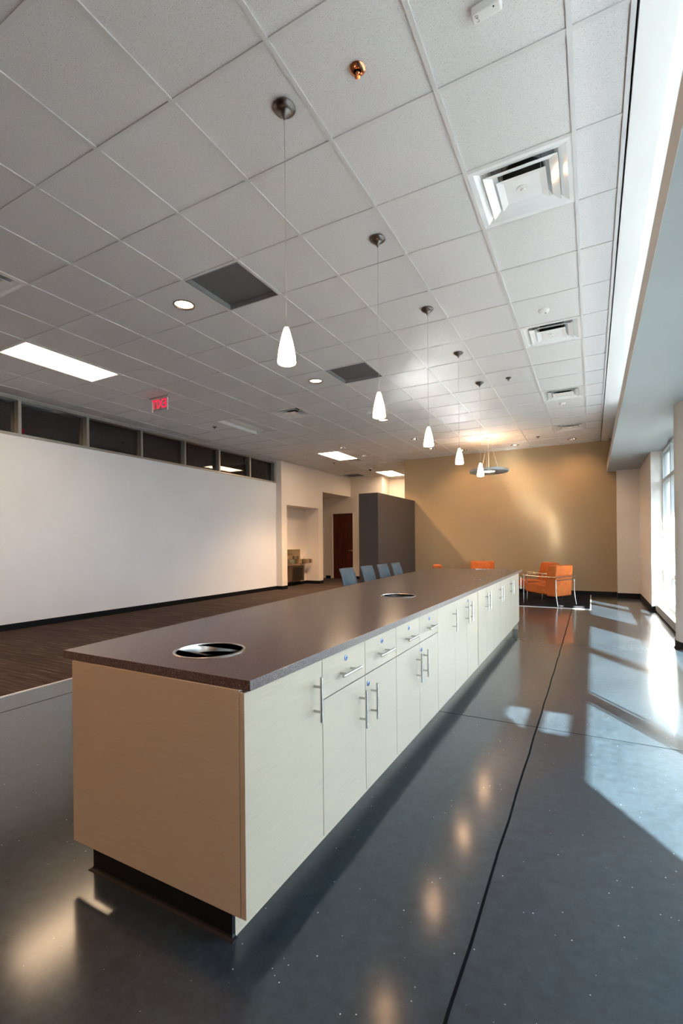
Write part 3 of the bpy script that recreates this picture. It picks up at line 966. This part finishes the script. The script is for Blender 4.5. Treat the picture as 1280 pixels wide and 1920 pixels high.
# return grilles
RL = ['large dark grey return air grille nearest the camera', 'dark grey return air grille left of the second pendant cord', 'brownish return air grille far back by the hall wall']
p0 = None
for (ix, iy), lb in zip(RET, RL):
    cx_, cy_ = cellc(ix, iy)
    if p0 is None:
        p0 = empty('return_grille', (cx_, cy_, CEIL), 0, lb, 'air vent')
        h = T/2-.012
        x = MB()
        for a in (0, 1, 2, 3):
            R = Matrix.Rotation(a*PI/2, 4, 'Z')
            x.box(-h, h, h-.012, h, 0, .12, R)
        x.build('frame', mat('grille_frame_grey', (.22, .225, .23), .5), p0)
        MB().box(-h+.012, h-.012, -h+.012, h-.012, .045, .05).build('mesh_panel', m_ret, p0)
    else: dup(p0, (cx_, cy_, CEIL), label=lb)
# troffers
TRL = ['bright lit ceiling panel nearest the camera, at the left edge', 'bright lit ceiling panel in front of the hall', 'bright lit ceiling panel farthest back, beside the tan wall edge', 'unlit ceiling panel with two ribbed lens baskets']
def troffer(lit, label):
    t = empty('troffer_light', (0, 0, CEIL), 0, label, 'ceiling light')
    h, l = T/2-.012, T-.012
    x = MB()
    x.box(-h, -h+.018, -l, l, 0, .08).box(h-.018, h, -l, l, 0, .08).box(-h+.018, h-.018, -l, -l+.018, 0, .08).box(-h+.018, h-.018, l-.018, l, 0, .08).box(-h, h, -l, l, .08, .084)
    x.build('housing', m_trim, t)
    if lit:
        x = MB(); n = 12
        for s_ in (-1, 1):
            for k in range(n):
                a, b_ = PI*k/n, PI*(k+1)/n
                xc = s_*.14
                x.quad((xc-.12*math.cos(a), -l+.018, .03-.022*math.sin(a)), (xc-.12*math.cos(b_), -l+.018, .03-.022*math.sin(b_)), (xc-.12*math.cos(b_), l-.018, .03-.022*math.sin(b_)), (xc-.12*math.cos(a), l-.018, .03-.022*math.sin(a)))
        x.quad((-h+.018, -l+.018, .032), (h-.018, -l+.018, .032), (h-.018, l-.018, .032), (-h+.018, l-.018, .032))
        x.build('lens', m_troff, t, smooth=True)
    else:
        x = MB(); n = 12
        for s_ in (-1, 1):
            for k in range(n):
                a, b_ = PI*k/n, PI*(k+1)/n
                xc = s_*.135
                x.quad((xc-.095*math.cos(a), -l+.05, .065-.05*math.sin(a)), (xc-.095*math.cos(b_), -l+.05, .065-.05*math.sin(b_)), (xc-.095*math.cos(b_), l-.05, .065-.05*math.sin(b_)), (xc-.095*math.cos(a), l-.05, .065-.05*math.sin(a)))
        x.build('lens_baskets', m_tofflens, t, smooth=True)
    return t
pt = None
for k, ((ix, iy), lb) in enumerate(zip(TRO, TRL)):
    cx_ = GX+(ix+.5)*T; cy_ = GY+(iy+1)*T
    if k == 3:
        t = troffer(False, lb); t.location = (cx_, cy_, CEIL)
    elif pt is None:
        pt = troffer(True, lb); pt.location = (cx_, cy_, CEIL)
    else: dup(pt, (cx_, cy_, CEIL), label=lb)

for (ix, iy), lb in zip(ADDED_REAR, ('added unseen lit ceiling panel on the left behind the camera', 'added unseen lit ceiling panel behind the camera, nearer the counter line', 'added unseen lit ceiling panel right above and behind the camera')):  # extra unseen panels, added to throw warm light on the counter's end panel
    rt_ = dup(pt, (GX+(ix+.5)*T, GY+(iy+1)*T, CEIL), label=lb)
    for ch in rt_.children:
        if ch.name.startswith('lens'):
            ch.data = ch.data.copy(); ch.data.materials[0] = m_troff_added
# sprinklers
def sprinkler(m, loc, label):
    t = empty('sprinkler', loc, 0, label, 'sprinkler')
    MB().lathe([(.0, .002), (.038, .001), (.040, -.004), (.030, -.012), (.018, -.014), (.016, -.006)], seg=32).build('escutcheon', m, t, smooth=True)
    MB().lathe([(.009, -.008), (.010, -.022), (.005, -.025), (.005, -.034), (0, -.035)], seg=16).build('body', m, t, smooth=True)
    x = MB()
    for s_ in (-1, 1):
        x.tube([(s_*.009, 0, -.016), (s_*.014, 0, -.026), (s_*.010, 0, -.036), (0, 0, -.040)], .0018, 6)
    x.build('frame_arms', m, t, smooth=True)
    MB().lathe([(0, -.040), (.012, -.040), (.013, -.0415), (0, -.042)], seg=20).build('deflector', m, t, smooth=True)
    return t
sprinkler(m_copper, (-.98, 2.054, CEIL+.004), 'copper sprinkler head right of the nearest pendant canopy')
p0 = sprinkler(m_nickel, (-1.011, 6.937, CEIL+.004), 'small dark sprinkler head right of the farthest pendant canopy')
for loc, lb in (((-6.479, 6.94, CEIL+.004), 'small dark sprinkler head left of the unlit ceiling panel'), ((-1.024, 11.143, CEIL+.004), 'small sprinkler head near the tan wall, left of the last diffuser'), ((-6.456, 11.729, CEIL+.004), 'small sprinkler head just left of the far lit panel')):
    dup(p0, loc, label=lb)

# text helper
def text_mesh(body, size, m, parent, M0, depth=.001, mirror=False, name='lettering', bold=0):
    cu = bpy.data.curves.new('t', 'FONT'); cu.body = body; cu.size = size; cu.extrude = depth; cu.offset = bold
    cu.align_x = 'CENTER'; cu.align_y = 'CENTER'; cu.resolution_u = 3
    o = bpy.data.objects.new('t', cu); C.objects.link(o)
    bpy.context.view_layer.update()
    me = bpy.data.meshes.new_from_object(o.evaluated_get(bpy.context.evaluated_depsgraph_get()))
    C.objects.unlink(o); bpy.data.objects.remove(o)
    if mirror: me.transform(Matrix.Scale(-1, 4, (1, 0, 0)))
    me.transform(M0)
    if mirror: me.flip_normals()
    me.materials.clear(); me.materials.append(m)
    n = bpy.data.objects.new(name, me); C.objects.link(n); n.parent = parent
    return n

# wireless sensor near the top edge
se = empty('ceiling_sensor', (-.377, 2.075, CEIL), math.radians(-3), 'white ceiling sensor box with a small printed tag, at the top edge', 'sensor')
MB().box(-.062, .062, -.026, .026, -.035, .004).build('housing', m_plastic, se, bevel=.008, seg=3)
MB().lathe([(0, -.0362), (.0035, -.0362), (.0035, -.034)], c=(.032, -.012, 0), seg=12).build('indicator', m_dark, se)
MB().box(-.050, -.026, -.022, .022, -.0356, -.0350).build('tag', m_plastic, se)
Mt = Matrix(((0, -1, 0, -.038), (-1, 0, 0, 0), (0, 0, -1, -.0358), (0, 0, 0, 1)))
text_mesh('L-47', .0185, m_ink, se, Mt, .0001)
def detector(loc, label, r=.05):
    t = empty('smoke_detector', loc, 0, label, 'smoke detector')
    MB().lathe([(0, 0), (r, 0), (r*1.05, -.008), (r, -.016), (r*.7, -.030), (r*.55, -.034), (0, -.035)], seg=36).build('body', m_plastic, t, smooth=True)
    MB().lathe([(0, -.037), (.006, -.037), (.007, -.034)], c=(r*.3, 0, 0), seg=12).build('indicator', m_dark, t)
    return t
p0 = detector((-.40, 5.084, CEIL+.005), 'white round detector just before the second square diffuser')
for loc, lb in (((-.414, 8.66, CEIL+.005), 'white round detector just beyond the third square diffuser'), ((-3.451, 7.536, CEIL+.005), 'white round detector left of the second pendant shade'), ((-5.80, 12.33, CEIL+.005), 'white detector beside the dome camera at the back')):
    dup(p0, loc, label=lb)
dc = empty('dome_camera', (-5.95, 13.1, CEIL), 0, 'small security camera with a black dome near the hall', 'camera')
MB().lathe([(0, .002), (.06, .002), (.062, -.02), (.055, -.045), (0, -.045)], seg=32).build('housing', m_plastic, dc, smooth=True)
MB().lathe([(.048, -.045), (.044, -.065), (.03, -.085), (0, -.094)], seg=32).build('dome', mat('black_dome', (.01, .01, .01), .05), dc, smooth=True)
sp = empty('ceiling_speaker', (-5.25, 12.37, CEIL), 0, 'round white speaker grille flush in the far ceiling', 'speaker')
MB().lathe([(0, -.004), (.09, -.005), (.115, -.004), (.125, .0), (.12, .006)], seg=40).build('grille', m_plastic, sp, smooth=True)
MB().lathe([(0, -.008), (.016, -.007), (.018, -.003)], seg=16).build('badge', m_ret, sp)

# exit sign: edge-lit acrylic, seen from the back so the word reads mirrored
ex = empty('exit_sign', (-5.885, 5.11, CEIL), 0, 'red edge-lit EXIT sign on clear acrylic, read from behind', 'exit sign')
MB().box(-.205, .205, -.03, .03, -.022, .002).build('housing', m_alu, ex, bevel=.004)
MB().box(-.165, .165, -.003, .003, -.205, -.020).build('acrylic_panel', m_acryl, ex)
x = MB(); x.box(-.172, -.164, -.006, .006, -.215, -.02).box(.164, .172, -.006, .006, -.215, -.02)
x.build('side_rails', m_trim, ex)
Mt = Matrix.Translation((-.012, -.0045, -.112)) @ Matrix.Rotation(PI/2, 4, 'X') @ Matrix.Scale(.80, 4, (1, 0, 0))
text_mesh('EXIT', .195, m_exit, ex, Mt, .0012, mirror=True, bold=.0015)
MB().quad((.128, -.005, -.085), (.155, -.005, -.11), (.128, -.005, -.135), (.135, -.005, -.11)).build('arrow', m_exit, ex, solid=.002)

# repeats of one kind carry one group phrase
GROUPS = {'pendant_light': 'small pendant lights in a row over the counter', 'chair': 'slate blue chairs behind the counter', 'armchair': 'orange armchairs in the lounge corner',
          'base_cabinet': 'pale cabinets along the counter front', 'downlight': 'round recessed downlights in the ceiling', 'air_diffuser': 'square air diffusers in the ceiling',
          'return_grille': 'flat return air grilles in the ceiling', 'troffer_light': 'rectangular ceiling light panels', 'sprinkler': 'sprinkler heads in the ceiling',
          'smoke_detector': 'white round detectors on the ceiling', 'waste_ring': 'steel bin rings in the worktop', 'cable_grommet': 'cable caps in the worktop', 'window_blind': 'horizontal blinds in the right-hand windows'}
for o in list(bpy.data.objects):
    if o.parent is None and 'category' in o.keys():
        k = o.name.split('.')[0]
        if k in GROUPS: o['group'] = GROUPS[k]
